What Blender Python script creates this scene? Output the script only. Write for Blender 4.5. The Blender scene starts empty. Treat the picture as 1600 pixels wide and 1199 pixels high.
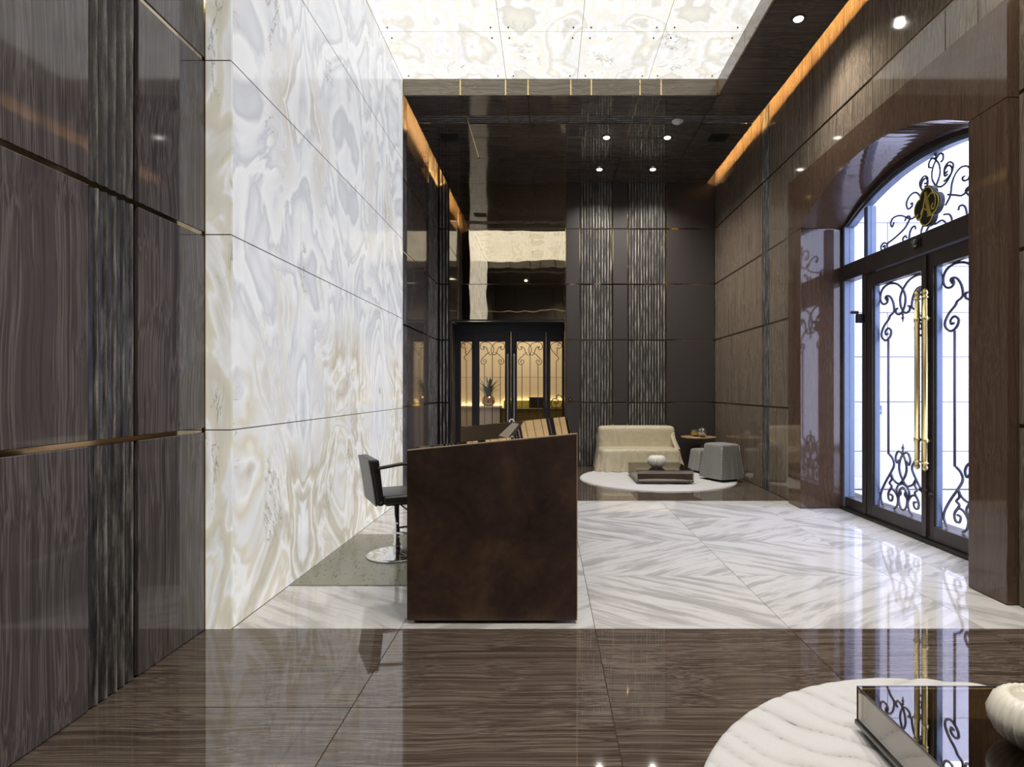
import bpy, bmesh, math, random
from mathutils import Vector, Matrix
R = random.Random(11)
PI = math.pi
S = bpy.context.scene
COL = S.collection

# ------------------------------------------------------------------ camera, world, exposure
H = 1.30                                   # camera height (m)
cam_d = bpy.data.cameras.new('camera'); cam = bpy.data.objects.new('camera', cam_d); COL.objects.link(cam)
cam.location = (0, 0, H); cam.rotation_euler = (PI/2, 0, 0)
cam_d.sensor_width = 36; cam_d.lens = 930/1600*36
cam_d.shift_x = -55/1600; cam_d.shift_y = 9.5/1600
cam_d.clip_start = .02; cam_d.clip_end = 200
S.camera = cam
W = bpy.data.worlds.new('daylight'); S.world = W; W.use_nodes = True
bg = W.node_tree.nodes['Background']; bg.inputs[0].default_value = (.70, .73, 1, 1); bg.inputs[1].default_value = 5.0
S.view_settings.view_transform = 'Standard'; S.view_settings.look = 'None'
S.view_settings.gamma = 1; S.view_settings.use_curve_mapping = False
S.view_settings.exposure = 0.29
ONYX_WALL = .53; ONYX_CEIL = .88; ONYX_RETURN = .50
DOWNLIGHT_W = 120; COVE = 118.0; LOUNGE_LED = 14.0; LOUNGE_FILL = 34.0
try:
    S.cycles.max_bounces = 8; S.cycles.diffuse_bounces = 4; S.cycles.glossy_bounces = 5
    S.cycles.transparent_max_bounces = 12; S.cycles.caustics_reflective = False; S.cycles.caustics_refractive = False
    S.cycles.sample_clamp_indirect = 6
except Exception: pass

# ------------------------------------------------------------------ key dimensions (metres; y is depth)
CZ = [0, 1.081, 2.139, 3.082, 4.02, 5.14]       # course lines round the room
XL, XO, XR = -1.85, -1.711, 2.835               # stone wall, onyx face, right wall
Y0, YA, YB, YE = -.35, 3.235, 6.95, 10.07       # rear wall, marble band start/end, far wall
YO0, YO1 = 3.22, 7.05                           # onyx bay
SZ, OZ, TOP = 4.79, 4.98, 5.16                  # soffit underside, onyx ceiling, slab
XS = 2.705; XSL = -1.70; XD = -1.85            # soffit edges, left wall of the far bay
YC = 5.2                                        # centre of the arched entrance

# ------------------------------------------------------------------ materials
class NT:
    def __init__(s, name):
        s.m = bpy.data.materials.new(name); s.m.use_nodes = True
        s.t = s.m.node_tree; s.t.nodes.clear()
        s.out = s.n('ShaderNodeOutputMaterial')
    def n(s, typ, **kw):
        nd = s.t.nodes.new(typ)
        for k, v in kw.items(): setattr(nd, k, v)
        return nd
    def set(s, sock, v):
        if isinstance(v, bpy.types.NodeSocket): s.t.links.new(v, sock)
        elif isinstance(v, (tuple, list)) and sock.type == 'RGBA': sock.default_value = (*v[:3], 1)
        else: sock.default_value = v
    def math(s, op, a, b=0., c=0.):
        nd = s.n('ShaderNodeMath', operation=op)
        for i, v in enumerate((a, b, c)): s.set(nd.inputs[i], v)
        return nd.outputs[0]
    def coords(s, kind='Object', scale=(1, 1, 1), rot=(0, 0, 0), rnd=0.):
        tc = s.n('ShaderNodeTexCoord'); v = tc.outputs[kind]
        if rnd:
            oi = s.n('ShaderNodeObjectInfo')
            a = s.n('ShaderNodeVectorMath', operation='ADD')
            s.set(a.inputs[0], v); s.set(a.inputs[1], s.math('MULTIPLY', oi.outputs['Random'], rnd)); v = a.outputs[0]
        mp = s.n('ShaderNodeMapping'); s.set(mp.inputs['Vector'], v)
        mp.inputs['Scale'].default_value = scale; mp.inputs['Rotation'].default_value = rot
        return mp.outputs[0]
    def noise(s, vec, scale, detail=4, rough=.55, dist=0., out='Fac'):
        nd = s.n('ShaderNodeTexNoise'); s.set(nd.inputs['Vector'], vec)
        for k, v in (('Scale', scale), ('Detail', detail), ('Roughness', rough), ('Distortion', dist)): s.set(nd.inputs[k], v)
        return nd.outputs[out]
    def ramp(s, fac, stops, interp='LINEAR'):
        nd = s.n('ShaderNodeValToRGB'); cr = nd.color_ramp; cr.interpolation = interp
        while len(cr.elements) < len(stops): cr.elements.new(.5)
        for e, (p, c) in zip(cr.elements, stops):
            e.position = p; e.color = (*(c if isinstance(c, tuple) else (c, c, c)), 1)
        s.set(nd.inputs[0], fac); return nd.outputs[0]
    def mix(s, f, a, b, blend='MIX'):
        nd = s.n('ShaderNodeMix', data_type='RGBA', blend_type=blend)
        s.set(nd.inputs[0], f); s.set(nd.inputs[6], a); s.set(nd.inputs[7], b); return nd.outputs[2]
    def bump(s, h, strength=.2, dist=.01):
        nd = s.n('ShaderNodeBump'); s.set(nd.inputs['Height'], h); nd.inputs['Strength'].default_value = strength
        nd.inputs['Distance'].default_value = dist; return nd.outputs[0]
    def bsdf(s, **kw):
        nd = s.n('ShaderNodeBsdfPrincipled')
        names = dict(color='Base Color', rough='Roughness', metal='Metallic', spec='Specular IOR Level', ior='IOR', normal='Normal',
                     coat='Coat Weight', coatr='Coat Roughness', emit='Emission Color', estr='Emission Strength', trans='Transmission Weight', sheen='Sheen Weight')
        for k, v in kw.items(): s.set(nd.inputs[names[k]], v)
        s.t.links.new(nd.outputs[0], s.out.inputs[0]); return nd
def plain(name, color, rough=.5, metal=0., var=.12, scale=14, bump=0., bscale=60, **kw):
    t = NT(name); v = t.coords('Object')
    n = t.noise(v, scale, 3)
    c = t.mix(n, tuple(x*(1-var) for x in color), tuple(min(1, x*(1+var)) for x in color))
    if bump: kw['normal'] = t.bump(t.noise(v, bscale, 3), bump, .004)
    t.bsdf(color=c, rough=rough, metal=metal, **kw); return t.m
def emitter(name, color, strength):
    t = NT(name); e = t.n('ShaderNodeEmission'); t.set(e.inputs[0], color); e.inputs[1].default_value = strength
    t.t.links.new(e.outputs[0], t.out.inputs[0]); return t.m
def veined(name, along, dark, mid, light, k=24., rough=.06, ior=1.56, bow=.07):
    """wood-vein marble: long thin streaks running along one axis"""
    t = NT(name); lo = .16
    v0 = t.coords('Object', rnd=9.)
    wob = t.noise(v0, .9, 2, .5, out='Color')
    a = t.n('ShaderNodeVectorMath', operation='MULTIPLY_ADD'); t.set(a.inputs[0], wob); a.inputs[1].default_value = (bow*2,)*3; t.set(a.inputs[2], v0)
    mp = t.n('ShaderNodeMapping'); t.set(mp.inputs[0], a.outputs[0])
    mp.inputs['Scale'].default_value = tuple(lo if i == along else k for i in range(3))
    n1 = t.noise(mp.outputs[0], 1., 4, .55)
    mp2 = t.n('ShaderNodeMapping'); t.set(mp2.inputs[0], a.outputs[0])
    mp2.inputs['Scale'].default_value = tuple(.10 if i == along else k*.2 for i in range(3))
    n2 = t.noise(mp2.outputs[0], 1., 3, .5)
    f = t.math('MULTIPLY_ADD', n2, .35, t.math('MULTIPLY', n1, .80))
    c = t.ramp(f, [(.42, dark), (.49, mid), (.515, dark), (.55, light), (.57, mid), (.60, dark), (.635, light), (.655, mid), (.70, dark)])
    t.bsdf(color=c, rough=rough, ior=ior); return t.m
def marble(name, ang, warm=0):
    t = NT(name)
    v = t.coords('Object', rnd=5.)
    d = t.noise(v, 1.6, 3, .5, out='Color')
    a = t.n('ShaderNodeVectorMath', operation='MULTIPLY_ADD'); t.set(a.inputs[0], d); a.inputs[1].default_value = (.12, .12, 0); t.set(a.inputs[2], v)
    mp = t.n('ShaderNodeMapping'); t.set(mp.inputs[0], a.outputs[0]); mp.inputs['Rotation'].default_value = (0, 0, ang); mp.vector_type = 'TEXTURE'
    sc = t.n('ShaderNodeMapping'); t.set(sc.inputs[0], mp.outputs[0]); sc.inputs['Scale'].default_value = (1.1, 8.5, 1)
    n1 = t.noise(sc.outputs[0], 1., 7, .66)
    sc2 = t.n('ShaderNodeMapping'); t.set(sc2.inputs[0], mp.outputs[0]); sc2.inputs['Scale'].default_value = (1.6, 30, 1)
    n2 = t.noise(sc2.outputs[0], 1., 4, .7)
    g = (.44, .43, .42); w = (.72, .71, .70)
    c = t.ramp(n1, [(.30, g), (.43, (.53, .52, .505)), (.5, w), (.6, (.76, .75, .735)), (.7, (.55, .53, .50))])
    c = t.mix(t.math('MULTIPLY', t.ramp(n2, [(.56, 0.), (.68, 1.)]), .5), c, (.48, .45, .415))
    t.bsdf(color=c, rough=.06, ior=1.7); return t.m
def onyx(name, strength, plane, beige, brown=0., cellh=1.06, body=.35):
    """back-lit book-matched onyx: the stone pattern itself gives off the light behind it"""
    t = NT(name)
    g = t.n('ShaderNodeNewGeometry'); sp = t.n('ShaderNodeSeparateXYZ'); t.set(sp.inputs[0], g.outputs['Position'])
    x, y, z = sp.outputs
    if plane == 'x': u, v, w = t.math('PINGPONG', t.math('SUBTRACT', y, 3.22), .955), t.math('PINGPONG', z, cellh), x
    elif plane == 'y': u, v, w = x, t.math('PINGPONG', z, cellh), y
    else: u, v, w = t.math('PINGPONG', t.math('ADD', x, 2.), .86), t.math('PINGPONG', y, .95), z
    low = t.noise(g.outputs['Position'], .45, 2, .5)
    cb = t.n('ShaderNodeCombineXYZ'); t.set(cb.inputs[0], u); t.set(cb.inputs[1], v); t.set(cb.inputs[2], t.math('MULTIPLY_ADD', low, 2.6, t.math('MULTIPLY', w, .2)))
    mp = t.n('ShaderNodeMapping'); t.set(mp.inputs[0], cb.outputs[0]); mp.inputs['Rotation'].default_value = (0, 0, .5)
    mp.inputs['Scale'].default_value = (1.35, .62, 1) if plane != 'z' else (.75, .6, 1)
    P = mp.outputs[0]
    n1 = t.noise(P, .75, 5, .5, .9)
    W1 = (.84, .85, .87); G = (.66, .67, .71); W2 = (.94, .94, .94); B = beige; B2 = tuple(a*.80 for a in beige)
    f = t.ramp(t.math('MULTIPLY_ADD', t.math('SUBTRACT', t.noise(P, 1.1, 3), .5), 2.2, t.math('MULTIPLY', z, .42)), [(.30, 1.), (.72, 0.)])   # browner stone in the bottom slabs
    f2 = t.math('MAXIMUM', t.math('MULTIPLY', f, 1. if plane == 'x' else 0.), t.math('MAXIMUM', brown, t.ramp(t.noise(P, .7, 2), [(.56, 0.), (.70, .8)])))
    cool = t.ramp(n1, [(.22, G), (.33, W1), (.40, G), (.43, W2), (.47, W1), (.50, G), (.515, W2), (.56, W1), (.60, G), (.615, W2), (.66, W1), (.74, G)])
    hot = t.ramp(n1, [(.25, B), (.36, B2), (.385, W2), (.42, B), (.455, W1), (.475, B), (.49, W2), (.52, B2), (.545, B), (.555, W2), (.60, B2), (.62, W1), (.65, W2), (.72, B)])
    c = t.mix(f2, cool, hot)
    n3 = t.noise(P, 2.2, 5, .6, .8)
    c = t.mix(t.math('MULTIPLY', t.ramp(n3, [(.50, 0.), (.66, 1.)]), .25), c, G)
    n2 = t.noise(P, 1.0, 7, .62, 1.5)
    crack = t.math('MULTIPLY', t.ramp(t.math('ABSOLUTE', t.math('SUBTRACT', n2, .5)), [(.0, 1.), (.009, 0.)]), t.ramp(t.noise(P, 1.9, 2), [(.54, 0.), (.62, 1.)]))
    c = t.mix(t.math('MULTIPLY', crack, .75), c, (.20, .19, .13))
    t.bsdf(color=t.mix(1., c, (body,)*3, 'MULTIPLY'), rough=.12, ior=1.28, emit=c, estr=strength); return t.m
def glass(name, tint=(.96, .98, 1.), ior=1.45, rough=0.):
    t = NT(name); fr = t.n('ShaderNodeFresnel'); bf = t.n('ShaderNodeNewGeometry').outputs['Backfacing']
    t.set(fr.inputs[0], t.math('MULTIPLY_ADD', bf, 1/ior-ior, ior))          # a thin pane: same reflection from both faces
    tr = t.n('ShaderNodeBsdfTransparent'); t.set(tr.inputs[0], tint); gl = t.n('ShaderNodeBsdfGlossy'); gl.inputs['Roughness'].default_value = rough
    mx = t.n('ShaderNodeMixShader'); t.set(mx.inputs[0], fr.outputs[0]); t.t.links.new(tr.outputs[0], mx.inputs[1]); t.t.links.new(gl.outputs[0], mx.inputs[2])
    t.t.links.new(mx.outputs[0], t.out.inputs[0]); return t.m
def ribbed(name, along, lo=9, crest=.2, top=.4):
    t = NT(name); v = t.coords('Object', tuple(lo if i == along else 55 for i in range(3)), rnd=7.)
    n = t.noise(v, 1., 5, .7)
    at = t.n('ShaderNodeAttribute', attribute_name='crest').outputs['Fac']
    e = t.math('ADD', n, t.math('MULTIPLY_ADD', at, crest, -crest*.42))  # crests painted lighter for the light their edges catch
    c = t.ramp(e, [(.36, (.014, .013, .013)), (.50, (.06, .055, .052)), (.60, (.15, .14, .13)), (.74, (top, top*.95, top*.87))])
    t.bsdf(color=c, rough=t.ramp(n, [(.4, .45), (.6, .22)]), spec=.6, normal=t.bump(n, .5, .006)); return t.m
def mirror(name, color, rough=.03, wob=.0):
    t = NT(name); kw = {}
    v = t.coords('Object', (1.6, 1, 1.))
    if wob: kw['normal'] = t.bump(t.noise(v, 1.5, 1, .4), wob, .05)
    n = t.noise(v, 3, 2)
    t.bsdf(color=t.mix(n, tuple(a*.94 for a in color), color), metal=1., rough=rough, **kw); return t.m

M = {}
DK, MD, LT = (.072, .063, .063), (.112, .099, .098), (.185, .166, .162)
M['stone_v'] = veined('wood_vein_marble_upright', 2, DK, MD, LT)
M['stone_vw'] = veined('wood_vein_marble_upright_warm_lit', 2, (.100, .077, .056), (.160, .124, .092), (.26, .21, .157), k=38)  # same marble, warm light painted into its browner colour
M['stone_h'] = veined('wood_vein_marble_level', 0, (.050, .040, .036), (.080, .066, .058), (.14, .118, .102), k=26, ior=1.6)
M['stone_f'] = veined('wood_vein_marble_floor', 0, (.058, .041, .031), (.102, .077, .060), (.190, .153, .122), k=30, rough=.035, ior=1.9)
M['fascia'] = veined('onyx_lit_vein_marble', 0, (.16, .13, .09), (.24, .20, .14), (.36, .31, .23), k=40)  # lighter copy of the level marble, onyx ceiling's light painted in
M['surround'] = veined('brown_walnut_marble', 2, (.062, .038, .026), (.088, .056, .038), (.12, .077, .052), k=60, rough=.06)
M['marble_a'] = marble('white_marble_rising', .62); M['marble_b'] = marble('white_marble_falling', -.62)
M['onyx'] = onyx('onyx_wall', ONYX_WALL, 'x', (.73, .67, .55))
M['onyx_c'] = onyx('onyx_ceiling', ONYX_CEIL, 'z', (.84, .80, .68), brown=.85)
M['onyx_r'] = onyx('onyx_return', ONYX_RETURN, 'y', (.76, .70, .52), brown=.8)
M['leather'] = plain('dark_brown_leather', (.046, .039, .038), .48, bump=.1, bscale=240)
M['rib_v'] = ribbed('ridged_bark_panel_upright', 2, 5, .19, .38); M['rib_b'] = ribbed('ridged_bark_panel_far', 2, 4, .32, .58); M['rib_h'] = ribbed('ridged_bark_panel_level', 0)
M['bronze_mirror'] = mirror('bronze_mirror', (.80, .69, .50), .015, .055)
M['strip'] = mirror('bronze_strip', (.46, .38, .28), .08)
M['brass'] = mirror('polished_brass', (.86, .66, .34), .1)
M['pull'] = mirror('satin_yellow_brass', (.80, .66, .30), .36)
M['gold'] = plain('gold_paint', (.66, .54, .10), .35, metal=.35)
M['lining'] = mirror('dull_copper_lining', (.50, .40, .28), .30)
M['bar'] = plain('grey_brown_metal', (.20, .175, .15), .35, metal=.4)
M['chrome'] = mirror('chrome', (.86, .87, .88), .04)
M['steel'] = mirror('brushed_steel', (.76, .76, .78), .38)
M['black'] = plain('black_backing', (.006, .0055, .005), .5)
M['grout'] = plain('dark_grout', (.10, .09, .08), .8)
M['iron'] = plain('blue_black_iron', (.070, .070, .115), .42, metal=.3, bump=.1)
M['dframe'] = plain('dark_bronze_frame', (.050, .040, .036), .33, metal=.35, var=.25, scale=5)
M['dframe2'] = plain('blue_grey_metal_sky_tint', (.13, .17, .25), .4, metal=.3)  # sky reflection painted blue into the entrance frame's beads and sides
M['navy'] = plain('dark_grey_door_paint', (.035, .034, .042), .3)
M['glass'] = glass('door_glass')
M['smoke'] = glass('smoked_glass', (.66, .58, .44), 4.2)
M['dark_glass'] = plain('black_glass', (.06, .052, .046), .05, ior=1.9)
M['lime'] = plain('pale_limestone', (.60, .59, .62), .8, var=.05, scale=3, bump=.08)
M['pave'] = plain('pale_paving', (.72, .71, .72), .8, var=.06, scale=2)
M['creamwall'] = plain('cream_marble_wall', (.80, .72, .58), .4, var=.10, scale=2.2)
M['whitemarble'] = plain('white_counter_marble', (.62, .58, .54), .25, var=.12, scale=4)
M['oliv'] = plain('olive_gold_lacquer', (.16, .12, .015), .3)
M['amber'] = emitter('amber_led', (1., .55, .19), COVE)
M['warmled'] = emitter('warm_led', (1., .70, .30), LOUNGE_LED)
M['lamp'] = emitter('lamp_face', (1., .95, .88), 8.)
M['lounge_fill'] = emitter('lounge_fill_face', (1., .78, .50), LOUNGE_FILL)
M['white'] = plain('white_plastic', (.75, .75, .73), .45, var=.03)
M['bolt'] = plain('ceiling_pin', (.18, .16, .13), .4, metal=.6)

t = NT('patinated_bronze'); v = t.coords('Object')
n = t.noise(v, 1.9, 5, .6, .6); n2 = t.noise(v, 26, 4)
f = t.math('MULTIPLY_ADD', n2, .18, t.math('MULTIPLY', n, .85))
t.bsdf(color=t.ramp(f, [(.36, (.062, .042, .040)), (.52, (.105, .066, .054)), (.66, (.18, .115, .075))]), metal=.7, rough=t.ramp(n, [(.3, .34), (.7, .46)])); M['bronze'] = t.m
M['copper'] = mirror('polished_copper', (.86, .71, .55), .04); M['copper_trim'] = mirror('satin_copper_edge', (.90, .72, .50), .42)
t = NT('black_leather'); v = t.coords('Object')
t.bsdf(color=(.016, .015, .014), rough=.34, spec=.6, normal=t.bump(t.noise(v, 130, 3), .12, .003)); M['blkleather'] = t.m
t = NT('lit_black_leather'); v = t.coords('Object')
t.bsdf(color=(.045, .043, .036), rough=.36, spec=.6, normal=t.bump(t.noise(v, 130, 3), .12, .003)); M['litleather'] = t.m  # copy of the black leather, lightened for light on the chair back
t = NT('cream_satin'); v = t.coords('Object'); w = t.coords('Object', (3, 6, 1.6), (0, .5, 0))
t.bsdf(color=(.60, .53, .37), rough=.42, sheen=.3, normal=t.bump(t.math('ADD', t.noise(w, 2.2, 3, .5, .6), t.math('MULTIPLY', t.noise(v, 500, 2), .05)), .7, .04)); M['satin'] = t.m
t = NT('grey_check_linen'); v = t.coords('Object', (1, 1, 1), (0, 0, .45))
ck = t.n('ShaderNodeTexChecker'); t.set(ck.inputs['Vector'], v); ck.inputs['Scale'].default_value = 150
t.bsdf(color=t.mix(ck.outputs['Fac'], (.19, .185, .17), (.29, .285, .27)), rough=.85, sheen=.2, normal=t.bump(t.noise(v, 7, 3, .5, .5), .3, .03)); M['linen'] = t.m
t = NT('check_welt'); v = t.coords('Object'); ck = t.n('ShaderNodeTexChecker'); t.set(ck.inputs['Vector'], v); ck.inputs['Scale'].default_value = 70
t.bsdf(color=t.mix(ck.outputs['Fac'], (.55, .55, .53), (.16, .16, .15)), rough=.8); M['welt'] = t.m
t = NT('grey_green_mat'); v = t.coords('Object', (44, 11, 1), (0, 0, .75))
vo = t.n('ShaderNodeTexVoronoi'); t.set(vo.inputs['Vector'], v); vo.inputs['Scale'].default_value = 1.
dash = t.ramp(vo.outputs['Distance'], [(.16, 1.), (.24, 0.)])
t.bsdf(color=t.mix(dash, t.mix(t.noise(v, .2, 3), (.23, .23, .17), (.29, .285, .215)), (.06, .055, .04)), rough=.22); M['mat'] = t.m
t = NT('carved_rug'); at = t.n('ShaderNodeAttribute', attribute_name='carve'); v = t.coords('Object')
fib = t.noise(v, 160, 3)
c = t.ramp(at.outputs['Fac'], [(.08, (.20, .19, .17)), (.18, (.55, .54, .52)), (.45, (.67, .66, .645)), (.85, (.74, .735, .73))])
t.bsdf(color=t.mix(.12, c, fib, 'MULTIPLY'), rough=.9, sheen=.3, normal=t.bump(fib, .35, .006)); M['rug'] = t.m
M['ceramic'] = plain('white_ribbed_ceramic', (.80, .77, .66), .28, var=.03)
M['tabletop'] = plain('oak_table_top', (.42, .28, .13), .35, var=.25, scale=9)
M['silver'] = mirror('hammered_silver', (.80, .80, .80), .12)
M['bowlgold'] = mirror('pale_gold_metal', (.66, .54, .36), .25)
M['vasecopper'] = mirror('antique_copper', (.50, .36, .25), .16)
M['leaf'] = plain('dark_green_leaf', (.035, .075, .022), .45, var=.4, scale=30)
M['stem'] = plain('yellow_green_stem', (.22, .20, .07), .6)

# ------------------------------------------------------------------ geometry helpers
def world(o):
    m = o.matrix_basis
    return m if o.parent is None else world(o.parent) @ o.matrix_parent_inverse @ m
def attach(o, p):
    if p is not None: o.parent = p; o.matrix_parent_inverse = world(p).inverted()
    return o
def link(name, me, mat, parent=None, loc=(0, 0, 0), smooth=False):
    o = bpy.data.objects.new(name, me); COL.objects.link(o); o.location = loc
    if mat is not None and not me.materials: me.materials.append(M[mat] if isinstance(mat, str) else mat)
    if smooth: me.polygons.foreach_set('use_smooth', [True]*len(me.polygons))
    return attach(o, parent)
def tag(o, label, cat=None, group=None, kind=None):
    o['label'] = label
    if cat: o['category'] = cat
    if group: o['group'] = group
    if kind: o['kind'] = kind
    return o
def thing(name, loc, label, cat, group=None):
    o = bpy.data.objects.new(name, None); COL.objects.link(o); o.location = loc; o.empty_display_size = .1
    return tag(o, label, cat, group)
def struct(name, label):
    o = bpy.data.objects.new(name, None); COL.objects.link(o); return tag(o, label, None, None, 'structure')
CACHE = {}
def box_mesh(sx, sy, sz, bev=0., seg=1, key=None):
    k = (round(sx, 4), round(sy, 4), round(sz, 4), bev, seg, key)
    if k in CACHE: return CACHE[k]
    bm = bmesh.new(); bmesh.ops.create_cube(bm, size=1.)
    bmesh.ops.scale(bm, vec=(sx, sy, sz), verts=bm.verts)
    if bev: bmesh.ops.bevel(bm, geom=bm.edges[:], offset=min(bev, .45*min(sx, sy, sz)), segments=seg, affect='EDGES', profile=.5)
    me = bpy.data.meshes.new('box'); bm.to_mesh(me); bm.free(); CACHE[k] = me; return me
def box(name, x0, x1, y0, y1, z0, z1, mat, parent=None, bev=.002, seg=1, smooth=False):
    me = box_mesh(abs(x1-x0), abs(y1-y0), abs(z1-z0), bev, seg, mat)
    return link(name, me, mat, parent, ((x0+x1)/2, (y0+y1)/2, (z0+z1)/2), smooth)
def mesh(name, verts, faces, mat, parent=None, smooth=False, center=True):
    c = Vector((0, 0, 0))
    if center:
        c = sum((Vector(v) for v in verts), Vector())/len(verts)
    me = bpy.data.meshes.new(name); me.from_pydata([tuple(Vector(v)-c) for v in verts], [], faces); me.validate()
    bm = bmesh.new(); bm.from_mesh(me); bmesh.ops.recalc_face_normals(bm, faces=bm.faces); bm.to_mesh(me); bm.free()
    return link(name, me, mat, parent, c, smooth)
def prism(name, poly, axis, a, b, mat, parent=None, smooth=False):
    """extrude a polygon (u,v) along an axis from a to b; x: (u,v)=(y,z), y: (x,z), z: (x,y)"""
    def P(u, v, w): return {'x': (w, u, v), 'y': (u, w, v), 'z': (u, v, w)}[axis]
    n = len(poly); vs = [P(u, v, a) for u, v in poly]+[P(u, v, b) for u, v in poly]
    fs = [tuple(range(n)), tuple(range(2*n-1, n-1, -1))]+[(i, (i+1) % n, n+(i+1) % n, n+i) for i in range(n)]
    return mesh(name, vs, fs, mat, parent, smooth)
def catmull(pts, n=6, closed=False):
    P = [Vector(p) for p in pts]; out = []; N = len(P)
    rng = range(N if closed else N-1)
    for i in rng:
        g = lambda j: P[j % N] if closed else P[max(0, min(N-1, j))]
        a, b, c, d = g(i-1), g(i), g(i+1), g(i+2)
        for k in range(n):
            s = k/n
            out.append(.5*((2*b)+(c-a)*s+(2*a-5*b+4*c-d)*s*s+(3*b-a-3*c+d)*s**3))
    if not closed: out.append(P[-1])
    return out
def tube_geo(V, F, pts, r, sides=6, closed=False):
    """append one tube to the vertex/face lists; r number or list"""
    P = [Vector(p) for p in pts]; n = len(P); base = len(V); prev = None
    for i in range(n):
        a = P[(i-1) % n] if closed else P[max(0, i-1)]; b = P[(i+1) % n] if closed else P[min(n-1, i+1)]
        d = (b-a); d = d.normalized() if d.length > 1e-9 else Vector((0, 0, 1))
        if prev is None:
            q = d.orthogonal().normalized()
        else:
            q = prev-d*prev.dot(d); q = q.normalized() if q.length > 1e-6 else d.orthogonal().normalized()
        prev = q; s = d.cross(q); rr = r[i] if isinstance(r, (list, tuple)) else r
        for k in range(sides):
            t = 2*PI*k/sides; V.append(tuple(P[i]+(q*math.cos(t)+s*math.sin(t))*rr))
    m = n if closed else n-1
    for i in range(m):
        for k in range(sides):
            j = (i+1) % n
            F.append((base+i*sides+k, base+i*sides+(k+1) % sides, base+j*sides+(k+1) % sides, base+j*sides+k))
    if not closed:
        F.append(tuple(base+k for k in range(sides))[::-1]); F.append(tuple(base+(n-1)*sides+k for k in range(sides)))
def tubes(name, lists, r, mat, parent=None, sides=6, smooth=True, closed=False):
    V, F = [], []
    for l in lists: tube_geo(V, F, l, r, sides, closed)
    return mesh(name, V, F, mat, parent, smooth)
def lathe_geo(V, F, prof, c, n=32, axis='z', ribs=0, amp=0.):
    base = len(V); m = len(prof)
    for (r, h) in prof:
        for k in range(n):
            t = 2*PI*k/n; rr = r*(1-amp*(1-abs(math.cos(ribs*t/2)))) if ribs else r
            V.append((c[0]+rr*math.cos(t), c[1]+rr*math.sin(t), c[2]+h) if axis == 'z' else
                     ((c[0]+h, c[1]+rr*math.cos(t), c[2]+rr*math.sin(t)) if axis == 'x' else (c[0]+rr*math.cos(t), c[1]+h, c[2]+rr*math.sin(t))))
    for i in range(m-1):
        for k in range(n): F.append((base+i*n+k, base+i*n+(k+1) % n, base+(i+1)*n+(k+1) % n, base+(i+1)*n+k))
    F.append(tuple(base+k for k in range(n))[::-1]); F.append(tuple(base+(m-1)*n+k for k in range(n)))
def lathe(name, prof, c, mat, parent=None, n=32, axis='z', ribs=0, amp=0., smooth=True):
    V, F = [], []; lathe_geo(V, F, prof, c, n, axis, ribs, amp); return mesh(name, V, F, mat, parent, smooth)
def ribbed_panel(name, axis, plane, sign, u0, u1, w0, w1, mat, parent, pitch=.05, up=True, depth=.016):
    """a panel of uneven upright ridges. axis: wall normal ('x','y','z'); u across ridges, w along; sign: which way the face looks"""
    V, F = [], []; n = max(3, int(round((u1-u0)/pitch))); rr = random.Random(int(1000*(u0+w0*3+plane)))
    us, hs, cr = [], [], []
    for i in range(n):
        a = u0+(u1-u0)*i/n; p = (u1-u0)/n; j = rr.uniform(.8, 1.15)*depth
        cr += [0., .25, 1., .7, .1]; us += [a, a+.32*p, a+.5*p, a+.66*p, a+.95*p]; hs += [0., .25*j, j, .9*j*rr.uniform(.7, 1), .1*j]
    us.append(u1); hs.append(0.); cr.append(0.)
    nw = 7
    for k in range(nw):
        w = w0+(w1-w0)*k/(nw-1)
        for u, h in zip(us, hs):
            hh = plane+sign*(h*rr.uniform(.8, 1.1)) ; du = rr.uniform(-.002, .002)
            if u in (u0, u1): du = 0
            V.append({'x': (hh, u+du, w), 'y': (u+du, hh, w), 'z': (w, u+du, hh)}[axis])
    L = len(us)
    for k in range(nw-1):
        for i in range(L-1): F.append((k*L+i, k*L+i+1, (k+1)*L+i+1, (k+1)*L+i))
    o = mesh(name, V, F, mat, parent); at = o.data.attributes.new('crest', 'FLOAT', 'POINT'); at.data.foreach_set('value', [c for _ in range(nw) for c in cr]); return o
def wall_box(name, axis, sign, plane, th, u0, u1, z0, z1, mat, parent, bev=.002):
    """slab whose visible face lies in the plane and looks along sign"""
    p0, p1 = plane-sign*th, plane
    return box(name, p0, p1, u0, u1, z0, z1, mat, parent, bev) if axis == 'x' else box(name, u0, u1, p0, p1, z0, z1, mat, parent, bev)
G = .012                                     # half the wide level joint
def courses(top): return [(CZ[i], min(CZ[i+1], top)) for i in range(len(CZ)-1) if CZ[i] < top-.02]
def panelled(axis, sign, plane, spans, top, parent, skip=None, hg=G, z0=0.):
    """spans: (u0, u1, kind) with kind a material key or 'rib'; a slab per course"""
    for (u0, u1, kind) in spans:
        for (a, b) in courses(top):
            if b <= z0+.02: continue
            a = max(a, z0)
            za, zb = a+(hg if a > z0 else .004), b-(hg if b < top else 0)
            if skip:
                r = skip(u0, u1, za, zb)
                if r is None: continue
                u0_, u1_, za, zb = r
            else: u0_, u1_ = u0, u1
            if kind == 'rib':
                g = .012
                ribbed_panel('ridged_panel', axis, plane-sign*.012, sign, u0_+g, u1_-g, za, zb, 'rib_b' if axis == 'y' else 'rib_v', parent)
            else:
                nm = {'leather': 'leather_panel', 'onyx': 'onyx_panel', 'onyx_r': 'onyx_panel', 'bronze_mirror': 'mirror_panel'}.get(kind, 'marble_panel')
                g = .0035
                wall_box(nm, axis, sign, plane, .02, u0_+g, u1_-g, za, zb, kind, parent)
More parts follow.
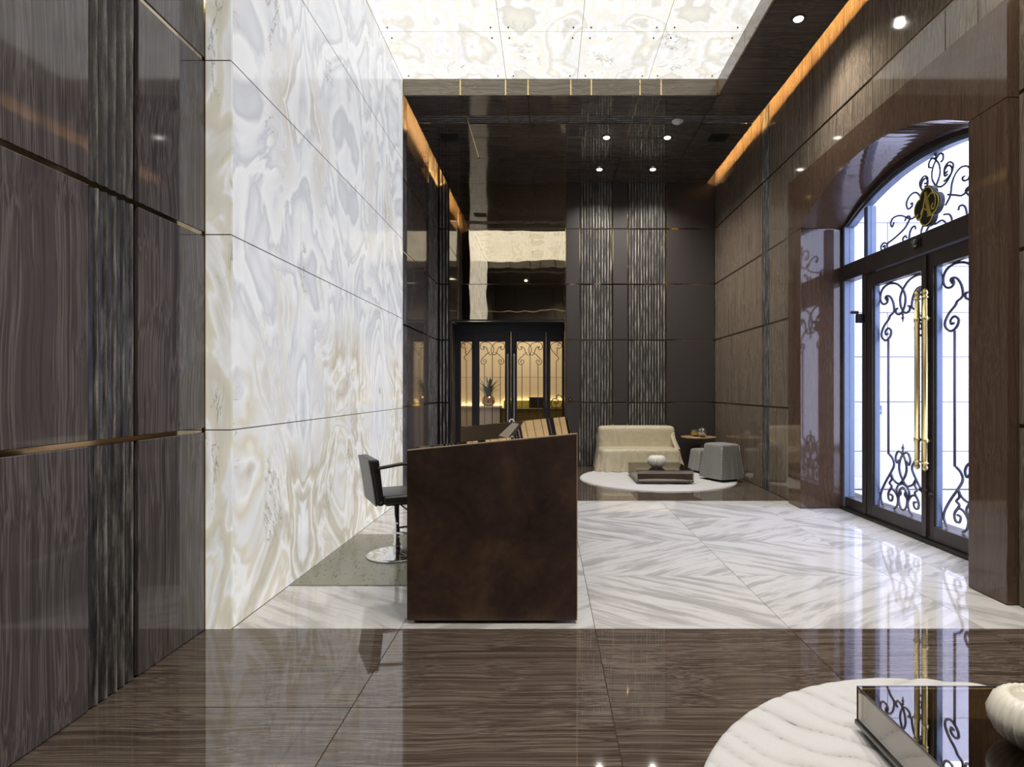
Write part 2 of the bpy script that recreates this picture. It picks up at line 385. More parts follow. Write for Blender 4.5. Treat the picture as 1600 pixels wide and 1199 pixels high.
def joint_strips(axis, sign, plane, u0, u1, top, parent, zs=None, mat='strip'):
    for z in (zs or CZ[1:-1]):
        if z < top: wall_box('metal_strip', axis, sign, plane-sign*.006, .012, u0, u1, z-G+.001, z+G-.001, mat, parent, 0)

# ------------------------------------------------------------------ floor
floor = struct('floor', 'polished floor of brown vein marble with a white marble band across it')
box('grout_bed', XL-.3, 3.9, Y0-.2, 13.2, -.10, -.006, 'grout', floor, 0)
gx = [-1.86, -.80, .26, 1.32, 2.38, 2.835]
def tile(nm, x0, x1, y0, y1, mat, g=.0015): box(nm, x0+g, x1-g, y0+g, y1-g, -.02, 0, mat, floor, .0008)
ys = [Y0, .035, .835, 1.635, 2.435, YA]
for i in range(5):
    for j in range(5): tile('brown_marble_tile', gx[i], gx[i+1], ys[j], ys[j+1], 'stone_f')
ys = [YA, 4.16, 5.10, 6.03, YB]
for j in range(4):
    for i, (a, b) in enumerate([(XO, -.80), (-.80, .26), (.26, 1.32), (1.32, 2.38), (2.38, 2.835)]):
        tile('white_marble_tile', a, b, ys[j], ys[j+1], 'marble_a' if (i+j) % 2 else 'marble_b')
for a, b in ((3.58, 4.16), (4.16, 5.10), (5.10, 6.03), (6.03, 6.84)): tile('threshold_tile', 2.835, 3.40, a, b, 'marble_a')
ys = [YB, 7.74, 8.53, 9.32, YE]
for i in range(5):
    for j in range(4): tile('brown_marble_tile', gx[i], gx[i+1], ys[j], ys[j+1], 'stone_f')
for a, b in ((-1.70, -.8), (-.8, .31)):
    tile('brown_marble_tile', a, b, YE, 10.62, 'stone_f')
for i in range(4):
    for j in range(3): tile('lounge_tile', -2.6+i*1.0, -1.6+i*1.0, 10.62+j*.8, 11.42+j*.8, 'stone_f')

# ------------------------------------------------------------------ left wall: marble, lit onyx bay, far dark bay
wl = struct('wall_left', 'left wall of dark vein marble with a tall lit onyx bay')
box('backing', XL-.16, XL-.022, Y0, YO0-.002, 0, TOP, 'black', wl, 0)
box('onyx_light_box', XO-.30, XO-.032, YO0+.03, YO1+.0, 0, TOP, 'black', wl, 0)
box('backing', XD-.16, XD-.022, YO1, YE+.1, 0, TOP, 'black', wl, 0)
panelled('x', 1, XL, [(Y0, 1.17, 'stone_v'), (1.17, 2.405, 'stone_v'), (2.405, 2.69, 'rib'), (2.69, YO0, 'stone_v')], SZ+.3, wl)
joint_strips('x', 1, XL, Y0, YO0-.002, 5, wl)
oy = [YO0+.022, 4.135, 5.10, 6.06, YO1]
for i in range(4):
    for j, (a, b) in enumerate(courses(OZ)): box('onyx_panel', XO-.03, XO, oy[i]+.0012, oy[i+1]-.0012, a+.003, b-.003, 'onyx', wl, .001)
for y in oy[1:-1]: box('joint', XO-.02, XO-.0008, y-.0011, y+.0011, 0, OZ, 'grout', wl, 0)
for z in CZ[1:-1]: box('joint', XO-.02, XO-.0008, YO0+.022, YO1, z-.0028, z+.0028, 'grout', wl, 0); box('joint', XL, XO-.002, YO0+.001, YO0+.02, z-.0028, z+.0028, 'grout', wl, 0)
for a, b in courses(OZ): box('onyx_panel', XL, XO, YO0, YO0+.02, a+.003, b-.003, 'onyx_r', wl, .001)
box('brass_edge', XL-.004, XL+.004, YO0-.006, YO0+.001, 0, OZ, 'brass', wl, 0)
box('end_cheek', XD-.02, XO-.001, YO1+.002, YO1+.012, 0, OZ, 'black', wl, 0)
panelled('x', 1, XD, [(YO1+.014, 7.60, 'stone_v'), (7.60, 7.85, 'rib'), (7.85, 8.95, 'stone_v'), (8.95, 9.30, 'stone_v'), (9.30, YE, 'rib')], TOP-.02, wl)
joint_strips('x', 1, XD, YO1+.014, YE, 5, wl)

# ------------------------------------------------------------------ right wall with the arched entrance
wr = struct('wall_right', 'right wall of vein marble panels, tinted by painted warm light, around the arched entrance')
SY0, SY1, SZT = 3.58, 6.83, 3.66            # outer edges of the marble surround
for a, b, z0, z1 in ((Y0, SY0, 0, TOP), (SY1, YE+.1, 0, TOP), (SY0, SY1, SZT, TOP)): box('backing', XR+.022, XR+.16, a, b, z0, z1, 'black', wr, 0)
def skipd(u0, u1, a, b):
    if u1 > SY0 and u0 < SY1 and a < SZT:
        if b <= SZT+.02: return None
        if u0 >= SY0-.4 and u1 <= SY1+.3: return (u0, u1, SZT+.003, b)
    return (u0, u1, a, b)
sp = [(Y0, .79, 'stone_vw'), (.79, 2.50, 'stone_vw'), (2.50, 2.77, 'rib'), (2.77, 3.30, 'stone_vw'), (3.30, SY0, 'stone_vw'), (SY0, 3.92, 'stone_vw'), (3.92, 4.24, 'stone_vw'),
      (4.24, 5.185, 'stone_vw'), (5.185, 6.13, 'stone_vw'), (6.13, 6.45, 'stone_vw'), (6.45, SY1, 'stone_vw'), (SY1, 7.07, 'stone_vw'), (7.07, 7.60, 'stone_vw'), (7.60, 7.85, 'rib'),
      (7.85, 8.98, 'stone_vw'), (8.98, 9.90, 'stone_vw'), (9.90, YE, 'stone_vw')]
panelled('x', -1, XR, sp, TOP-.02, wr, skipd)
for z in CZ[1:-1]:
    for a, b in ((Y0, SY0), (SY1, YE)) if z < SZT else ((Y0, YE),):
        wall_box('metal_strip', 'x', -1, XR+.006, .012, a, b, z-G+.001, z+G-.001, 'strip', wr, 0)

# ------------------------------------------------------------------ far wall and the wall behind the camera
wb = struct('wall_back', 'far wall of dark leather panels, ridged panels and bronze mirror')
DX0, DX1, DZ = -1.62, .307, 2.459           # opening of the back doors
for a, b, z0, z1 in ((-2.0, DX0, 0, TOP), (DX0, DX1, DZ, TOP), (DX1, XR+.16, 0, TOP)): box('backing', a, b, YE+.022, YE+.12, z0, z1, 'black', wb, 0)
panelled('y', -1, YE, [(XD, -1.66, 'rib'), (DX1+.01, .552, 'leather'), (.552, 1.112, 'rib'), (1.112, 1.361, 'leather'), (1.361, 2.014, 'rib'), (2.014, XR, 'leather')], TOP-.1, wb)
for a, b in ((DZ, CZ[3]), (CZ[3], CZ[4]), (CZ[4], TOP-.1)):
    wall_box('mirror_panel', 'y', -1, YE, .012, -1.656, DX1, a+.006, b-.006, 'bronze_mirror', wb)
joint_strips('y', -1, YE, -1.656, XR, 5, wb, [CZ[4], CZ[3]], 'strip'); joint_strips('y', -1, YE, DX1, XR, 5, wb, [CZ[1], CZ[2]], 'strip')
for x in (DX1+.004, .552, 1.112, 1.361, 2.014):
    box('brass_strip', x-.005, x+.005, YE-.003, YE+.010, .01, SZ, 'brass', wb, 0)
wf = struct('wall_front', 'dark panelled wall behind the viewpoint')
box('backing', -2.0, XR+.16, Y0-.14, Y0-.022, 0, TOP, 'black', wf, 0)
panelled('y', 1, Y0, [(XL, -1.1, 'leather'), (-1.1, .307, 'leather'), (.307, .552, 'leather'), (.552, 1.112, 'rib'), (1.112, 1.361, 'leather'), (1.361, 2.014, 'rib'), (2.014, XR, 'leather')], TOP-.1, wf)
joint_strips('y', 1, Y0, XL, XR, 5, wf)

# ------------------------------------------------------------------ ceiling: lit onyx field, dark soffits, coves
ce = struct('ceiling', 'dark stone soffit framing a lit onyx ceiling')
box('slab', XL-.3, XR+.3, Y0-.2, YE+.2, TOP, TOP+.12, 'black', ce, 0)
box('light_box', XO, 2.02, YO0-.06, YO1+.02, OZ+.035, TOP, 'black', ce, 0)
ox = [XO, -.485, .356, 1.20, 2.02]; oy = [3.14, 4.16, 5.14, 6.12, YO1]
pin = None
for x in ox[1:-1]: box('joint', x-.0018, x+.0018, oy[0], oy[-1], OZ+.001, OZ+.02, 'grout', ce, 0)
for y in oy[1:-1]: box('joint', ox[0], ox[-1], y-.0018, y+.0018, OZ+.001, OZ+.02, 'grout', ce, 0)
for i in range(4):
    for j in range(4):
        p = box('onyx_panel', ox[i]+.002, ox[i+1]-.002, oy[j]+.002, oy[j+1]-.002, OZ, OZ+.025, 'onyx_c', ce, .001)
        for cx in (ox[i]+.09, ox[i+1]-.09):
            for cy in (oy[j]+.09, oy[j+1]-.09):
                if pin is None:
                    pin = lathe('pin', [(.003, -.016), (.009, -.015), (.010, -.011), (.004, -.009), (.004, 0)], (cx, cy, OZ), 'bolt', p, 10); pme = pin.data; pc = pin.location-Vector((cx, cy, OZ))
                else: link('pin', pme, None, p, Vector((cx, cy, OZ))+pc)
sx = [XSL, -1.03, -.493, -.227, .28, .523, 1.10, 1.35, 2.02, XS]
def soff(y0, y1, kind, xs=sx):
    for a, b in zip(xs, xs[1:]):
        if kind == 'rib': ribbed_panel('ridged_panel', 'z', SZ+.012, -1, y0+.008, y1-.008, a+.006, b-.006, 'rib_h', ce, depth=.012)
        else: box('soffit_panel', a+.006, b-.006, y0+.002, y1-.002, SZ, SZ+.02, 'stone_h', ce)
soff(YO1+.022, 7.58, 's'); soff(7.58, 7.82, 'rib'); soff(7.82, 8.20, 's'); soff(8.20, 8.98, 's'); soff(8.98, YE-.002, 's', [XSL, -.227, 1.10, XS])
wide = [XL+.01, -.493, .523, 1.35, 2.02, XS]
for a, b in ((Y0, 1.2), (1.2, 2.38)): soff(a, b, 's', wide)
soff(2.38, 2.62, 'rib', wide); soff(2.62, 3.12, 's', wide)
for a, b in ((3.14, 4.24), (4.24, 5.185), (5.185, 6.09), (6.09, YO1+.02)): box('soffit_panel', 2.045, XS, a+.002, b-.002, SZ, SZ+.02, 'stone_h', ce)
box('soffit_bed', XSL+.11, XS-.115, YO1+.03, YE, SZ+.024, SZ+.05, 'black', ce, 0)
box('soffit_bed', XL, XS-.115, Y0, 3.10, SZ+.024, SZ+.05, 'black', ce, 0); box('soffit_bed', 2.06, XS-.115, 3.1, YO1+.03, SZ+.024, SZ+.05, 'black', ce, 0)
fx = [XO]+sx[1:-1]
for a, b in zip(fx, fx[1:]):
    box('fascia_panel', a+.008, b-.008, YO1, YO1+.02, SZ, OZ-.002, 'fascia', ce)
    box('fascia_panel', a+.008, b-.008, 3.12, 3.14, SZ, OZ-.002, 'stone_h', ce)
for x in fx[1:-1]:
    box('brass_tick', x-.009, x+.009, YO1+.004, YO1+.016, SZ+.002, OZ-.002, 'brass', ce, 0)
    box('brass_line', x-.006, x+.006, YO1+.022, 8.95, SZ+.004, SZ+.016, 'brass' if x < -1 else 'strip', ce, 0)
for a, b in ((3.14, 4.24), (4.24, 5.185), (5.185, 6.09), (6.09, YO1)): box('fascia_panel', 2.02, 2.04, a+.003, b-.003, SZ, OZ-.002, 'fascia', ce)
# cove lamps lie on the soffit behind its lip
for nm, x, y0, y1, lab in (('cove_light', XS-.055, Y0+.1, YE-.05, 'long amber light strip in the slot above the arched entrance wall'),
                           ('cove_light', XSL+.055, YO1+.1, YE-.05, 'short amber light strip in the slot beyond the onyx wall')):
    o = box(nm, x-.012, x+.012, y0, y1, SZ+.030, SZ+.044, 'amber', None, 0)
    tag(o, lab, 'light strip', 'amber cove lights')
    box('channel', x-.018, x+.018, y0, y1, SZ+.021, SZ+.029, 'black', o, 0)

# ------------------------------------------------------------------ marble surround of the entrance
SX, DXP = 2.765, 3.27                        # room face of the surround, plane of the doors
OY0, OY1, SPR, APX = 3.91, 6.50, 3.06, 3.40
ts = struct('trim_1', 'brown marble surround with arched head around the entrance doors')
def arch(y0, y1, spr, apx, n=28):
    c = (y0+y1)/2; h = (y1-y0)/2; r = apx-spr; Rr = (h*h+r*r)/(2*r); a = math.asin(h/Rr)
    return [(c+Rr*math.sin(-a+2*a*i/n), apx-Rr+Rr*math.cos(-a+2*a*i/n)) for i in range(n+1)]
box('jamb', SX, 3.34, SY0, OY0, 0.004, SPR, 'surround', ts, .004); box('jamb', SX, 3.34, OY1, SY1, .004, SPR, 'surround', ts, .004)
ar = arch(OY0, OY1, SPR, APX)
prism('arched_head', [(SY0, SPR+.002), (OY0, SPR+.002)]+ar[1:-1]+[(OY1, SPR+.002), (SY1, SPR+.002), (SY1, SZT), (SY0, SZT)], 'x', SX, 3.34, 'surround', ts)

# ------------------------------------------------------------------ entrance doors
d1 = struct('door_1', 'arched bronze entrance with double glazed doors and scrolled ironwork')
AY0, AY1 = OY0+.012, OY1-.012
FX0, FX1 = 3.22, 3.33
def arch_ring(name, w, x0, x1, off, mat):
    o = [(y, z) for y, z in arch(AY0+off, AY1-off, SPR-.0, APX-.012-off)]; i_ = [(y, z) for y, z in arch(AY0+off+w, AY1-off-w, SPR-.0, APX-.012-off-w)]
    V = []; F = []; n = len(o)
    for x in (x0, x1):
        V += [(x, *p) for p in o]+[(x, *p) for p in i_]
    for k in range(n-1):
        for b in (0, 2*n): F.append((b+k, b+k+1, b+n+k+1, b+n+k))
        F.append((k, k+1, 2*n+k+1, 2*n+k)); F.append((n+k, n+k+1, 3*n+k+1, 3*n+k))
    F.append((0, n, 3*n, 2*n)); F.append((n-1, 2*n-1, 4*n-1, 3*n-1))
    return mesh(name, V, F, mat, d1)
arch_ring('arch_frame', .05, FX0, FX1, 0, 'dframe'); arch_ring('arch_bead', .03, FX0+.03, FX1, .05, 'dframe2')
for a, b in ((AY0, AY0+.04), (AY1-.04, AY1)): box('side_frame', FX0, FX1, a, b, 0, SPR, 'dframe2', d1)
box('transom_bar', FX0-.02, FX1, AY0+.04, AY1-.04, 2.47, 2.64, 'dframe', d1, .004)
box('threshold', FX0-.03, FX1, AY0, AY1, 0.003, .03, 'black', d1)
for a, b in ((4.04, 4.10), (6.02, 6.09)):
    box('mullion', FX0, FX1, a, b, .03, 2.47, 'dframe', d1, .003); box('mullion', FX0+.02, FX1, a, b, 2.64, 3.16, 'dframe2', d1, .003)
for a, b in ((AY0+.04, 4.04), (6.09, AY1-.04)):
    box('sidelight_rail', FX0+.01, FX1-.01, a, b, .03, .14, 'dframe', d1)
    box('pane', 3.272, 3.280, a, b, .14, 2.47, 'glass', d1, 0)
    box('pane', 3.272, 3.280, a, b, 2.64, 3.085, 'glass', d1, 0)
pts = arch(AY0+.08, AY1-.08, SPR, APX-.092)
pts = [(4.10, 2.64)]+[(4.10, 3.15)]+[p for p in pts if 4.14 < p[0] < 5.98]+[(6.02, 3.15), (6.02, 2.64)]
prism('fanlight_pane', pts, 'x', 3.272, 3.280, 'glass', d1)
GW = .39                                    # half width of a leaf's glass
def mir(l): return [(-s, z) for s, z in l]
top_c = [[(-.70, .50), (-.64, .43), (-.63, .53), (-.72, .60), (-.86, .57), (-.95, .42), (-.93, .22), (-.80, .07), (-.55, .01), (-.25, .08), (-.02, .28), (.10, .52), (.08, .78), (-.03, .97), (-.15, 1.02), (-.26, .97), (-.28, .86), (-.21, .83)],
         [(-.72, .46), (-.70, .37), (-.54, .40), (-.40, .60), (-.35, .86), (-.42, .95), (-.52, 1.0), (-.58, 1.10), (-.78, 1.28), (-.90, 1.5), (-.86, 1.66), (-.70, 1.75), (-.53, 1.65), (-.48, 1.48), (-.60, 1.38), (-.72, 1.45), (-.71, 1.56), (-.62, 1.55)]]
bot_c = [[(-.56, .675), (-.42, .64), (-.36, .58), (-.50, .50), (-.72, .40), (-.90, .30), (-.94, .23), (-.84, .165)],
         [(-.50, .50), (-.38, .44), (-.15, .415), (.05, .48), (.15, .57), (.08, .66), (-.06, .71), (-.20, .715), (-.29, .66), (-.24, .61), (-.15, .64)],
         [(.0, .425), (-.18, .40), (-.25, .35), (-.17, .305), (-.08, .33), (-.12, .355)],
         [(-.50, .50), (-.46, .44), (-.55, .40), (-.46, .37), (-.60, .30), (-.58, .24), (-.46, .235), (-.42, .28), (-.52, .29)],
         [(-.60, .30), (-.48, .345), (-.32, .33), (-.20, .27), (-.24, .20), (-.36, .165)]]
def leaf_scroll(parent, yc, x, hw, ztop, vs, zb, bottom=True, r=.011, rods=(-.60, .60), mat='iron', axis='x', mid=None):
    L = []
    def P(s, z): return (x, yc+s*hw, z) if axis == 'x' else (yc+s*hw, x, z)
    for c in top_c:
        cc = [(s, ztop-v*vs*hw) for s, v in c]
        for l in (cc, mir(cc)): L.append([P(q[0], q[1]) for q in catmull([(a, b, 0) for a, b in l], 5)])
    if bottom:
        for c in bot_c:
            for l in (c, mir(c)): L.append([P(q[0], q[1]) for q in catmull([(a, b, 0) for a, b in l], 5)])
        L.append([P(.17*math.cos(a), .285+.105*math.sin(a)) for a in [2*PI*k/20 for k in range(21)]])
    zr = .675 if bottom else zb
    for s in rods: L.append([P(s, ztop-1.75*vs*hw), P(s, zr)])
    if mid is not None: L.append([P(0, ztop-1.0*vs*hw), P(0, mid)])
    V, F = [], []
    for l in L: tube_geo(V, F, l, r, 6)
    if bottom:
        for z0, sg in ((.71, 1), (ztop-1.0*vs*hw, -1)):
            lathe_geo(V, F, [(.004, 0), (.012, sg*.02), (.006, sg*.03), (.015, sg*.045), (.008, sg*.06), (.002, sg*.09)], P(0, z0), 8)
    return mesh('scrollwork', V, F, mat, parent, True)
def door_leaf(y0, y1, g0, g1, hy, lab):
    r = box('door_leaf', FX0+.01, FX1-.02, y0+.002, g0, .035, 2.46, 'dframe', d1, .003); r['label'] = lab
    box('stile', FX0+.01, FX1-.02, g1, y1-.002, .035, 2.46, 'dframe', r, .003)
    box('rail', FX0+.01, FX1-.02, g0, g1, .035, .155, 'dframe', r, .003); box('rail', FX0+.01, FX1-.02, g0, g1, 2.33, 2.46, 'dframe', r, .003)
    for a, b in ((g0, g0+.02), (g1-.02, g1)): box('glazing_bead', FX0+.03, FX1-.03, a, b, .155, 2.33, 'dframe2', r, .002)
    box('pane', 3.272, 3.280, g0+.02, g1-.02, .155, 2.33, 'glass', r, 0)
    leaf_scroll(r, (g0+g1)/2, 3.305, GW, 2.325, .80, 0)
    V, F = [], []; hx = 3.185
    lathe_geo(V, F, [(.004, .613), (.020, .625), (.024, .645), (.014, .668), (.030, .676), (.030, .684), (.016, .69), (.019, .70), (.021, .85), (.026, .852), (.026, .885), (.021, .888), (.021, 1.88),
                     (.026, 1.882), (.026, 1.915), (.021, 1.918), (.019, 2.055), (.013, 2.065), (.028, 2.075), (.028, 2.083), (.016, 2.09), (.025, 2.112), (.022, 2.13), (.010, 2.15), (.002, 2.157)], (hx, hy, 0), 14)
    for z in (.868, 1.90): tube_geo(V, F, [(hx, hy, z), (FX0+.012, hy, z)], .010, 8)
    mesh('pull_handle', V, F, 'pull', r, True)['label'] = 'long brass pull handle with acorn ends'
    return r
MT = 5.07
door_leaf(MT, 6.02, 5.14, 5.92, MT+.055, 'door leaf with brass pull, hinged beside the far jamb')
r = door_leaf(4.10, MT, 4.20, 4.985, MT-.055, 'door leaf with brass pull, hinged beside the near jamb')
box('astragal', FX0-.012, FX0+.012, MT-.025, MT+.035, .05, 2.44, 'dframe', r, .002)
V, F = [], []
for y, z in ((4.99, .42), (5.05, .44), (5.12, .44)): lathe_geo(V, F, [(.018, 0), (.018, -.02), (.010, -.03), (.004, -.032)], (FX0+.008, y, z), 10, 'x')
mesh('lock', V, F, 'black', r, True)
# fanlight ironwork
FY, FZ = 5.06, 2.86
fan = [[(0, .17), (.05, .25), (.045, .33), (0, .393), (-.045, .425), (-.088, .408), (-.092, .365), (-.062, .352)],
       [(0, .17), (.067, .144), (.14, .162), (.20, .223), (.185, .272), (.145, .288), (.108, .258), (.115, .215), (.148, .218)],
       [(.12, -.03), (.18, .03), (.20, .12), (.235, .18), (.30, .215), (.375, .20), (.415, .15), (.39, .095), (.335, .10), (.325, .128), (.35, .13)],
       [(.61, .035), (.64, .0), (.665, .04), (.62, .08), (.50, .067), (.34, -.01), (.245, .015), (.15, .05)],
       [(.44, .0), (.40, .03), (.36, .01), (.40, -.04), (.47, -.08), (.62, -.122), (.72, -.145), (.71, -.21)],
       [(.15, .245), (.118, .238), (.112, .285), (.165, .312), (.216, .275), (.20, .22), (.16, .19), (.105, .175)],
       [(.0, -.15), (.07, -.14), (.12, -.17), (.14, -.21)], [(.10, -.10), (.17, -.12), (.20, -.17), (.19, -.21)],
       [(.277, -.12), (.29, -.09), (.33, -.094), (.36, -.125), (.376, -.18), (.39, -.21)], [(.45, -.21), (.47, -.16), (.43, -.14), (.41, -.165)],
       [(.80, -.155), (.765, -.15), (.77, -.185), (.82, -.18), (.83, -.14), (.78, -.12), (.72, -.145)]]
V, F = [], []
for c in fan:
    for sg in (1, -1):
        tube_geo(V, F, [(3.305, FY+sg*q[0], FZ+q[1]) for q in catmull([(a, b, 0) for a, b in c], 6)], .0088, 6)
lathe_geo(V, F, [(.004, .40), (.012, .415), (.006, .425), (.016, .44), (.008, .465), (.002, .49)], (3.305, FY, FZ), 8)
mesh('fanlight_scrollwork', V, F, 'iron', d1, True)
def quatre(r0, n=64): 
    out = []
    for k in range(n):
        t = 2*PI*k/n; out.append((FY+r0*math.cos(t)*(.74+.26*abs(math.cos(2*t))**.8), FZ+r0*math.sin(t)*(.74+.26*abs(math.cos(2*t))**.8)))
    return out
em = prism('emblem', quatre(.172), 'x', 3.225, 3.268, 'black', d1); em['label'] = 'black and gold quatrefoil emblem with a scripted letter A'
V, F = [], []; ex = 3.222
tube_geo(V, F, [(ex, y, z) for y, z in quatre(.160)], .006, 6, True)
def gl(l, r, tap=False):
    pts = [(ex, FY-q[0], FZ+q[1]) for q in catmull([(a, b, 0) for a, b in l], 6)]       # s runs to the right as seen from the room
    tube_geo(V, F, pts, [r*(.5+.5*math.sin(PI*min(1, .12+.85*i/len(pts)))) for i in range(len(pts))] if tap else r, 6)
def leg(poly, x0, x1):
    base = len(V); n = len(poly)
    for x in (x0, x1): V.extend((x, FY-q[0], FZ+q[1]) for q in poly)
    F.append(tuple(base+i for i in range(n))); F.append(tuple(base+2*n-1-i for i in range(n)))
    F.extend((base+i, base+(i+1) % n, base+n+(i+1) % n, base+n+i) for i in range(n))
leg([(-.016, .122), (.010, .122), (.074, -.086), (.092, -.098), (.018, -.098), (.030, -.086), (.012, -.02)], 3.213, 3.226)     # thick right stroke of the A
gl([(-.004, .115), (-.028, .03), (-.052, -.045), (-.080, -.085), (-.112, -.088), (-.128, -.06), (-.112, -.038)], .0065)
gl([(-.075, -.05), (-.055, -.018), (-.03, -.012), (.0, -.03), (.045, -.03)], .006)
gl([(.018, .045), (.045, .085), (.090, .085), (.122, .035), (.112, -.035), (.085, -.05), (.072, -.02), (.09, .0)], .0055)
mesh('gold_letter', V, F, 'gold', em, True)

# ------------------------------------------------------------------ outside: porch end wall of pale stone and paving
wo = struct('wall_outside', 'pale limestone wall of the porch outside the entrance')
zs = [-.05, .45, 1.13, 1.75, 2.36, 3.0, 3.6, 4.2]
box('backing', 3.42, 9.2, 8.24, 8.4, -.05, 4.2, 'grout', wo, 0)
for j in range(7):
    o = (0 if j % 2 else -.7)
    for i in range(6):
        a, b = max(3.44, 3.44+o+i*1.25), min(9.2, 3.44+o+(i+1)*1.25)
        if b-a > .1: box('stone_block', a+.004, b-.004, 8.20, 8.24, zs[j]+.004, zs[j+1]-.004, 'lime', wo, .004)
box('stone_ledge', 3.45, 9.2, 8.02, 8.2, -.045, .10, 'lime', wo, .01)
pv = struct('pavement', 'pale stone paving of the porch'); box('bed', 3.42, 10, -2, 8.4, -.12, -.075, 'grout', pv, 0)
for i in range(5):
    for j in range(8): box('paving_slab', 3.43+i*1.25+.004, 3.43+(i+1)*1.25-.004, .4+j*.95+.004, .4+(j+1)*.95-.004, -.09, -.05, 'pave', pv, .003)
o = box('intercom', 4.53, 4.60, 8.175, 8.199, .96, 1.08, 'dframe2', None, .006); tag(o, 'small blue-grey box on the pale wall outside, seen through the door glass', 'intercom')
box('button', 4.555, 4.575, 8.170, 8.176, 1.0, 1.02, 'steel', o, .002)

# ------------------------------------------------------------------ back doors and the lounge behind
d2 = struct('door_2', 'dark framed glazed double doors with scrolls below the bronze mirror')
PY = 10.53
box('reveal', DX0-.03, DX0, YE+.0, PY+.04, 0, DZ, 'stone_v', d2); box('reveal', DX1, DX1+.03, YE+.024, PY+.04, 0, DZ, 'stone_v', d2); box('reveal', DX0, DX1, YE+.0, PY+.04, DZ, DZ+.03, 'navy', d2)
box('brass_trim', DX0, DX1, YE-.006, YE+.004, DZ-.012, DZ+.004, 'brass', d2, 0); box('brass_trim', DX1-.012, DX1, YE-.006, YE+.004, 0, DZ-.012, 'brass', d2, 0); box('brass_trim', DX0, DX0+.012, YE-.006, YE+.004, 0, DZ-.012, 'brass', d2, 0)
box('head_frame', DX0, DX1, PY+.004, PY+.06, 2.322, DZ, 'navy', d2, .003)
LC = -.641
sl = [(-1.53, -1.334), (.057, .262)]
for a, b in ((DX0+.002, -1.53), (-1.334, -1.262), (-.02, .057), (.262, DX1-.002)): box('mullion', a, b, PY+.002, PY+.06, 0, 2.321, 'navy', d2, .003)
def half_scroll(parent, xc, hw, fl):
    L = [[(-.55, .62), (-.30, .50), (-.45, .22), (-.85, .35), (-.95, .75), (-.6, 1.1), (-.25, .95)][::-1], [(-.95, .6), (-.7, .15), (0, .0), (.7, .3), (.95, .9), (.6, 1.6), (0, 2.3), (-.4, 2.7), (-.35, 3.0), (0, 3.3)],
         [(-.25, .95), (-.1, 1.2), (-.3, 1.4), (-.05, 1.7), (-.25, 1.9), (0, 2.3)]]
    V, F = [], []
    for l in L: tube_geo(V, F, [(xc+fl*q[0]*hw, PY+.045, 2.145-q[1]*hw) for q in catmull([(a, b, 0) for a, b in l], 5)], .006, 6)
    tube_geo(V, F, [(xc, PY+.045, 2.145-3.3*hw), (xc, PY+.045, .12)], .006, 6)
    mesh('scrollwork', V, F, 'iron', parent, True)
for (a, b), fl in zip(sl, (1, -1)):
    p = box('pane', a, b, PY+.028, PY+.034, .12, 2.15, 'glass', d2, 0); box('rail', a, b, PY+.002, PY+.06, 0, .12, 'navy', d2); box('rail', a, b, PY+.002, PY+.06, 2.15, 2.321, 'navy', d2)
    half_scroll(p, (a+b)/2, (b-a)/2, fl)
for a, b, hx, sd in ((-1.262, LC, LC-.055, 0), (LC, -.02, LC+.055, 1)):
    g0, g1 = (a+.062, b-.105) if sd == 0 else (a+.105, b-.055)
    r = box('door_leaf', a+.003, g0, PY, PY+.05, .01, 2.32, 'navy', d2, .003)
    r['label'] = 'back door leaf left of the chrome pulls' if sd == 0 else 'back door leaf right of the chrome pulls'
    box('stile', g1, b-.003, PY, PY+.05, .01, 2.32, 'navy', r, .003)
    box('rail', g0, g1, PY, PY+.05, .01, .22, 'navy', r, .003); box('rail', g0, g1, PY, PY+.05, 2.15, 2.32, 'navy', r, .003)
    box('pane', g0, g1, PY+.022, PY+.028, .22, 2.15, 'glass', r, 0)
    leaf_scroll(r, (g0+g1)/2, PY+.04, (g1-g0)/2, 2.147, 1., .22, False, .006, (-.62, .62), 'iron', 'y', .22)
    V, F = [], []
    lathe_geo(V, F, [(.006, .45), (.014, .455), (.016, .47), (.016, 1.89), (.020, 1.895), (.014, 1.92), (.004, 1.935)], (hx, PY-.055, 0), 12)
    for z in (.75, 1.62): tube_geo(V, F, [(hx, PY-.055, z), (hx, PY+.002, z)], .009, 8)
    mesh('pull_handle', V, F, 'steel', r, True)
wlo = struct('wall_lounge', 'cream marble walls of the lounge behind the back doors')
for i in range(5):
    for j in range(4): box('marble_slab', -2.6+i*.85+.002, -2.6+(i+1)*.85-.002, 12.70, 12.73, j*.78+.003, (j+1)*.78-.003, 'creamwall', wlo, .002)
box('backing', -2.7, 1.7, 12.735, 12.9, 0, 3.2, 'black', wlo, 0); box('side', -2.75, -2.6, 10.6, 12.9, 0, 3.2, 'creamwall', wlo, 0); box('side', 1.65, 1.8, 10.6, 12.9, 0, 3.2, 'creamwall', wlo, 0)
box('lintel_wall', -2.7, DX0-.03, 10.58, 10.62, 0, 3.2, 'creamwall', wlo, 0); box('lintel_wall', DX1+.03, 1.7, 10.58, 10.62, 0, 3.2, 'creamwall', wlo, 0); box('lintel_wall', DX0-.03, DX1+.03, 10.60, 10.62, DZ+.03, 3.2, 'creamwall', wlo, 0)
cl = struct('ceiling_lounge', 'ceiling of the lounge'); box('slab', -2.75, 1.8, YE+.14, 12.9, 3.2, 3.3, 'creamwall', cl, 0)
o = lathe('lounge_fill_lamp', [(.30, 3.13), (.34, 3.14), (.34, 3.17), (.1, 3.199)], (-.6, 11.5, 0), 'steel', None, 28); tag(o, 'round lamp added out of view to light the room beyond the back doors', 'lamp')  # added lamp, out of view, put in to light the lounge
lathe('diffuser', [(.28, 3.115), (.30, 3.128), (.30, 3.132)], (-.6, 11.5, 0), 'lounge_fill', o, 28)
